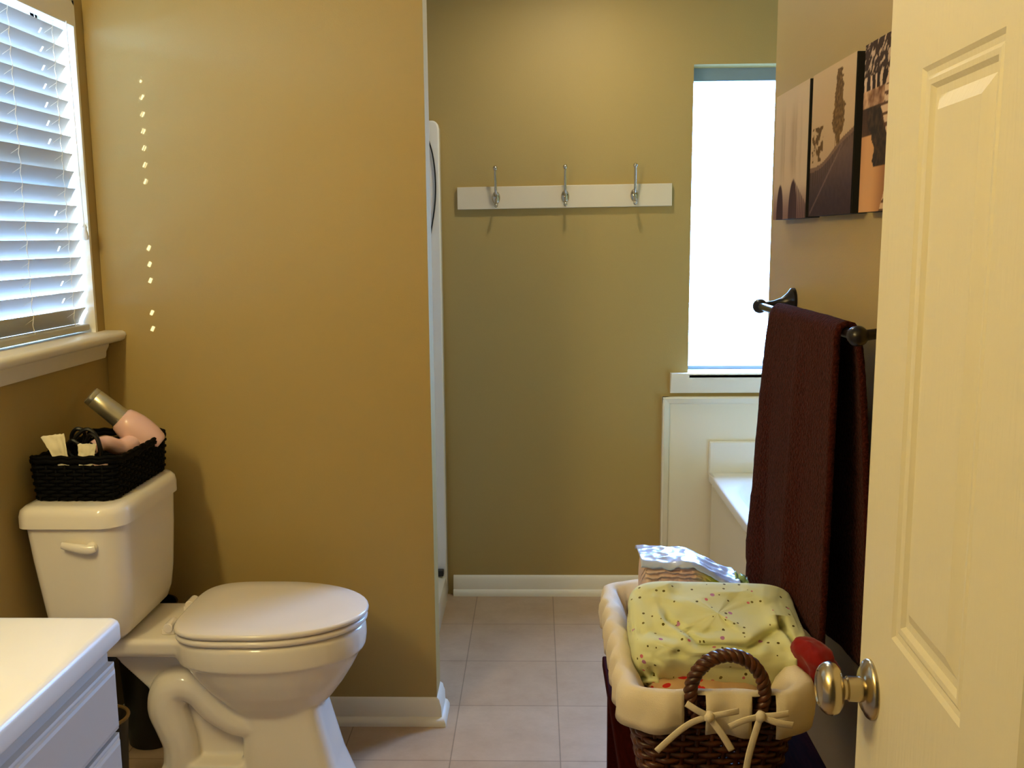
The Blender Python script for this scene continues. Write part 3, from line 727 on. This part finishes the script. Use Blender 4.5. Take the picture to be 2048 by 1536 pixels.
# ---------------------------------------------------------------- vanity
ct = MB(); CXF, CYE, CZ = -.730, 1.580, .800
prof = [(0, -.040), (0, -.008), (.002, -.003), (.007, 0)]
def cl_(d, z): return lift(rrect(XL + .002, CXF - d, .43, CYE - d, [.004, .012, .002, .002], 5), z)
ct.loft([cl_(.003, CZ - .042), cl_(0, CZ - .038), cl_(0, CZ - .014), cl_(.0018, CZ - .007), cl_(.006, CZ - .002), cl_(.013, CZ)])
tag(ct.obj('countertop', COUNTER, angle=60), 'cream vanity countertop with a rounded edge at the left', 'countertop')
vn = thing('vanity_cabinet', 'white vanity cabinet with routed drawer fronts under the cream countertop', 'cabinet', (-.98, 1.0, 0))
CF = -.752
box('carcass', CABINET, XL + .003, CF, .44, 1.563, .09, CZ - .043, vn)
box('toe_kick', CABINET, XL + .003, CF - .06, .44, 1.55, 0, .09, vn)
def front(name, ya, yb, za, zb):
    L = []
    for ins, d in ((0, 0), (0, .012), (.004, .0135), (.007, .0135), (.009, .017), (.014, .019)):
        L.append([(CF + d, ya + ins, za + ins), (CF + d, yb - ins, za + ins), (CF + d, yb - ins, zb - ins), (CF + d, ya + ins, zb - ins)])
    return MB().loft(L).obj(name, CABINET, vn, angle=15)
for zt in (.724, .592, .452, .285):
    zb = zt - .124 if zt > .3 else .11
    d = front('drawer', 1.215, 1.560, zb, zt)
for ya in (.46, .84):
    d = front('cabinet_door', ya, ya + .365, .11, .724)

# ---------------------------------------------------------------- bench and laundry basket
BT = .42
be = thing('wooden_bench', 'dark red brown wooden bench under the wicker basket', 'bench', (.36, 1.9, 0))
BX0, BX1, BY0, BY1 = .160, .565, 1.47, 2.256
box('top', BENCH, BX0, BX1, BY0, BY1, BT - .028, BT, be, bevel=.004)
for sx in (BX0 + .012, BX1 - .052):
    for sy in (BY0 + .012, BY1 - .052):
        box('leg', BENCH, sx, sx + .04, sy, sy + .04, 0, BT - .0285, be, bevel=.003)
for (a, b_, c_, d_) in ((BX0 + .02, BX0 + .038, BY0 + .053, BY1 - .053), (BX1 - .038, BX1 - .02, BY0 + .053, BY1 - .053), (BX0 + .053, BX1 - .053, BY0 + .02, BY0 + .038), (BX0 + .053, BX1 - .053, BY1 - .038, BY1 - .02)):
    box('apron', BENCH, a, b_, c_, d_, BT - .10, BT - .0285, be)

RZ = .628
KX0, KX1, KY0, KY1 = .168, .482, 1.630, 2.170
ba = thing('laundry_basket', 'brown wicker basket with a cream tied liner on the dark bench', 'basket', (.325, 1.9, BT))
def bk_loop(t, z):
    g = (RZ - z) / (RZ - BT); k = .034 * g
    return rect_loop(KX0 + k, KX1 - k, KY0 + k, KY1 - k, .045)(t)
m = MB(); weave_rect(m, bk_loop, [BT + .008 + .0128 * k for k in range(16)], 58, .0062, .0042)
m.obj('woven_side', WICKER, ba, angle=180)
m = MB()
for ph in (0, PI):
    pts = []
    for q in range(300):
        x, y, nx, ny = bk_loop(q / 300, RZ - .004); a = q * 2 * PI * 26 / 300 + ph
        pts.append((x + nx * .006 * math.cos(a), y + ny * .006 * math.cos(a), RZ - .006 + .006 * math.sin(a)))
    m.tube(pts, .007, 6, closed=True, up=(0, 0, 1))
m.obj('rim', WICKER, ba, angle=180)
box('basket_base', WICKER, KX0 + .045, KX1 - .045, KY0 + .045, KY1 - .045, BT + .001, BT + .008, ba)
# handle: braided hoop on the near end
m = MB(); HCX, HCZ, HY = .339, .640, KY0 - .006
for ph in range(3):
    pts = []
    for q in range(121):
        t = q / 120; a = math.radians(-38) + math.radians(256) * t; tw_ = t * 2 * PI * 8 + ph * 2 * PI / 3
        rad = .066 + .0065 * math.cos(tw_)
        pts.append((HCX + rad * math.cos(a), HY + .0075 * math.sin(tw_) - .004, HCZ + (rad + .006) * math.sin(a)))
    m.tube(pts, .0068, 7)
m.obj('handle', WICKER, ba, angle=180)
# liner: inside wall, over the rim, skirt outside with slots for the handle
NT, prof_l = 260, [(-.062, -.12), (-.040, -.05), (-.026, -.015), (-.013, .009), (.004, .018), (.016, .012), (.0225, -.006), (.0235, -.025), (.023, -.045), (.022, -.062)]
lm = MB(); rows_ = []
for q in range(NT):
    t = q / NT; x, y, nx, ny = rect_loop(KX0, KX1, KY0, KY1, .045)(t); rows_.append((x, y, nx, ny))
for k, (o, dz) in enumerate(prof_l):
    for q, (x, y, nx, ny) in enumerate(rows_):
        near = ny < -.5; hang = max(0, -dz) if k > 5 else 0
        sag = (.012 * sst(KX0 + .05, KX1, x) if False else 0)
        wv = .0035 * math.sin(q * .55 + k * .35) * (1 if k > 3 else .5) + .004 * fbm(x * 14, y * 14, k * .3)
        lm.v.append((x + nx * (o + wv), y + ny * (o + wv), RZ + dz + .004 * fbm(x * 9, y * 9, 3) - (hang * .25 * fbm(x * 6, y * 6, 8))))
slot = lambda x, y, ny: ny < -.9 and (abs(x - (HCX - .062)) < .021 or abs(x - (HCX + .062)) < .021)
for k in range(len(prof_l) - 1):
    for q in range(NT):
        r_ = (q + 1) % NT
        x, y, nx, ny = rows_[q]
        if k >= 5 and slot(x, y, ny): continue
        lm.f.append((k * NT + q, k * NT + r_, (k + 1) * NT + r_, (k + 1) * NT + q))
lo_ = lm.obj('liner', LINER, ba, angle=180); s = lo_.modifiers.new('thick', 'SOLIDIFY'); s.thickness = .002
# tie ribbons
TY = KY0 - .032
def ribbon(m, pts, w=.0062): m.tube(spline(pts, 7), w, 8, flat=.28, up=(0, 1, 0))
for (bx_, bz_, ends) in ((.302, .611, [[(-.040, -.003, .022), (-.022, -.008, .012)], [(.052, -.006, .010), (.028, -.012, .008)], [(-.092, -.012, -.064), (-.058, -.012, -.030), (-.030, -.010, -.010)], [(.040, -.014, -.060), (.022, -.014, -.030)]]),
                         (.392, .612, [[(-.054, -.008, -.020), (-.030, -.012, -.006)], [(.050, -.006, .005), (.028, -.010, .003)], [(.058, -.008, -.016), (.03, -.012, -.010)], [(-.026, -.014, -.118), (-.020, -.016, -.07), (-.010, -.014, -.03)]])):
    m = MB()
    m.lathe([(.001, -.010), (.007, -.008), (.0095, 0), (.007, .008), (.001, .010)], (bx_, TY - .008, bz_), (.3, 0, 1), 12)
    for e in ends:
        pts = [(bx_ + a, TY + b_, bz_ + c_) for a, b_, c_ in e] + [(bx_, TY - .008, bz_)]
        ribbon(m, pts)
    m.obj('tie_bow', LINER, ba, angle=180)

# folded green floral blanket
def pillow(name, mtl, c, size, rx, ry, rz, e=5, nu=110, nv=70, disp=None):
    R = Matrix.Rotation(rz, 3, 'Z') @ Matrix.Rotation(ry, 3, 'Y') @ Matrix.Rotation(rx, 3, 'X')
    def fn(i, j):
        th = 2 * PI * i; ph = PI * (j - .5)
        cu, su, cv, sv = math.cos(th), math.sin(th), math.cos(ph), math.sin(ph)
        p = lambda w, q: math.copysign(abs(w) ** q, w)
        q = 2 / e
        v = Vector((size[0] * p(cv, q) * p(cu, q), size[1] * p(cv, q) * p(su, q), size[2] * p(sv, q)))
        if disp: v += disp(v)
        return tuple(Vector(c) + R @ v)
    return MB().grid(fn, nu, nv).obj(name, mtl, angle=180)
CREASE = [  # polylines in (x across, s up the front and over the top), depth, width: folds seen on the cloth
    ([(-.100, .132), (-.050, .085), (-.025, .060), (.020, .046)], .011, .0060), ([(.010, .130), (.022, .088)], .008, .006),
    ([(.132, .125), (.085, .098), (.040, .070), (.022, .035)], .010, .008), ([(-.170, -.018), (-.135, .004), (-.105, -.024), (-.030, -.046)], .012, .006),
    ([(.120, .128), (.142, .070), (.152, -.030)], .013, .0055), ([(-.060, .110), (-.035, .10), (-.012, .112)], .006, .006), ([(-.09, .06), (-.02, .03), (.03, .02)], .006, .010),
    ([(.05, .03), (.11, .005), (.14, .012)], .005, .010), ([(-.15, .10), (-.09, .095), (-.05, .07)], .005, .010)]
def seg_d(px, py, ax_, ay, bx, by):
    dx, dy = bx - ax_, by - ay; t = max(0, min(1, ((px - ax_) * dx + (py - ay) * dy) / (dx * dx + dy * dy + 1e-12)))
    return math.hypot(px - ax_ - dx * t, py - ay - dy * t), (px - ax_) * dy - (py - ay) * dx
def blanket_disp(v):
    x, y, z = v
    s_ = z + .75 * (y + .115)
    d = .009 * fbm(x * 8 + 3, s_ * 8, 1.5, 3) + .006 * fbm(x * 20, s_ * 20, 4.5, 3) + .006 * max(0, 1 - 5 * abs(fbm(x * 7 + 2, s_ * 9, 7.5, 2))) 
    for pts, dep, w in CREASE:
        dep *= 1.6
        best, side = 9, 1
        for (a0, a1), (b0, b1) in zip(pts, pts[1:]):
            q, sd = seg_d(x, s_, a0, a1, b0, b1)
            if q < best: best, side = q, sd
        d += -dep * math.exp(-(best / w) ** 2) + dep * .55 * math.exp(-((best - 2.2 * w) / (1.8 * w)) ** 2) * (1 if side > 0 else .25)
    if x > .12: d -= .006 * sst(.12, .17, x)
    return Vector((.008 * fbm(z * 12, y * 6, 4), -d * .75, d * .75))
blk = pillow('folded_blanket', FLORAL, (.358, 1.845, .652), (.172, .113, .058), math.radians(20), math.radians(1.5), 0, e=6, nu=200, nv=120, disp=blanket_disp)
tag(blk, 'folded pale green floral blanket heaped on top of the wicker basket', 'blanket')
def roll_disp(v): return Vector((.010 * fbm(v.y * 14, v.z * 14, 1), .010 * fbm(v.x * 14, v.z * 12, 5), .010 * fbm(v.x * 12, v.y * 12, 9)))
dt = pillow('folded_cloth', DOTTED, (.322, 1.80, .575), (.108, .130, .040), math.radians(8), 0, 0, e=4, nu=60, nv=30, disp=roll_disp)
tag(dt, 'tan cloth with red dots peeking out under the green blanket', 'cloth')
rd = pillow('red_cloth', RED, (.524, 1.712, .652), (.032, .046, .048), 0, math.radians(-12), .15, e=2.6, nu=60, nv=40, disp=lambda v: roll_disp(v) * 1.8)
tag(rd, 'crumpled red cloth bulging out at the right of the basket', 'cloth')

# pack of nappies behind the blanket
dp = thing('nappy_pack', 'plastic wrapped pack of folded nappies behind the green blanket', 'nappies', (.34, 2.06, .60))
def layer_mat():
    m = bpy.data.materials.new('layered_nappies'); m.use_nodes = True; nt = m.node_tree; b = nt.nodes['Principled BSDF']
    tc = nt.nodes.new('ShaderNodeTexCoord'); sp = nt.nodes.new('ShaderNodeSeparateXYZ'); nt.links.new(tc.outputs['Object'], sp.inputs[0])
    r = nt.nodes.new('ShaderNodeValToRGB'); mr = nt.nodes.new('ShaderNodeMapRange')
    mr.inputs['From Min'].default_value = .22; mr.inputs['From Max'].default_value = .48
    nt.links.new(sp.outputs['X'], mr.inputs['Value']); nt.links.new(mr.outputs['Result'], r.inputs['Fac'])
    el = r.color_ramp.elements; el[0].color = lin(226, 196, 178); el[1].color = lin(206, 160, 150)
    for p, c in ((.45, (218, 180, 172)), (.58, (196, 180, 96)), (.66, (170, 176, 30)), (.78, (196, 178, 90)), (.86, (206, 160, 140))):
        e = el.new(p); e.color = lin(*c)
    nt.links.new(r.outputs['Color'], b.inputs['Base Color']); b.inputs['Roughness'].default_value = .6
    return m
def pack_pt(i, j):
    a = 2 * PI * i; c, s = math.cos(a), math.sin(a); q = lambda w, p: math.copysign(abs(w) ** p, w)
    t = j; cap = min(1, (min(t, 1 - t) / .05)) ** .5 if min(t, 1 - t) < .05 else 1
    x = .228 + .215 * t
    top = .745 - .010 * t - .045 * sst(.45, 1, t); bot = .60
    hz = (top - bot) / 2 * cap; hy = (.062 - .010 * sst(.6, 1, t)) * cap
    y = 2.075 + hy * q(c, .3); z = (top + bot) / 2 + hz * q(s, .3)
    if c < 0 and z < top - .012:
        z0_ = z + .05 * sst(.4, 1, t) * t
        y += .0045 * math.sin(z0_ * 560 + 5 * fbm(x * 30, z * 20, 2) + 1.5 * fbm(x * 90, z * 60, 7))
    return (x, y, z + .003 * fbm(x * 20, y * 20, 5))
MB().grid(pack_pt, 180, 90).obj('nappy_stack', layer_mat(), dp, angle=180)
def film_mat():
    m = bpy.data.materials.new('clear_plastic_film'); m.use_nodes = True; nt = m.node_tree; b = nt.nodes['Principled BSDF']
    b.inputs['Base Color'].default_value = lin(192, 202, 232); b.inputs['Roughness'].default_value = .28; b.inputs['Specular IOR Level'].default_value = .7
    b.inputs['Coat Weight'].default_value = .6; b.inputs['Coat Roughness'].default_value = .1
    return m
FILM = film_mat()
def film_pt(i, j):
    t = j; x = .226 + .222 * t
    top = .748 - .010 * t - .045 * sst(.45, 1, t)
    u = (i - .5) * 2
    y = 2.075 + .069 * u; e = abs(u)
    z = top - ((.016 - .008 * t) + .006 * fbm(x * 40, 0, 1)) * max(0, (e - .72) / .28) ** 1.6
    if e > .9: y = 2.075 + math.copysign(.0655, u)
    cr = .0034 * (1 - abs(fbm(x * 18, y * 22, 3, 2)) * 2) + .0008 * fbm(x * 50, y * 50, 2)
    return (x, y, z + cr)
f = MB().grid(film_pt, 40, 80).obj('plastic_wrap', FILM, dp, angle=180)
s = f.modifiers.new('thick', 'SOLIDIFY'); s.thickness = .001
tl = MB().grid(lambda i, j: (.440 + .030 * j, 2.02 + .06 * i + .003 * math.sin(i * 20), .704 - .010 * j - .085 * (1 - i) * .6 + .012 * fbm(i * 6, j * 5, 2)), 16, 10)
tl.v = [(x, y - .015, z) for x, y, z in tl.v]
tl2 = tl.obj('wrap_tail', mat('green_film', (150, 178, 120), rough=.2, spec=.8, var=.5, vscale=40), dp, angle=180); s = tl2.modifiers.new('thick', 'SOLIDIFY'); s.thickness = .002
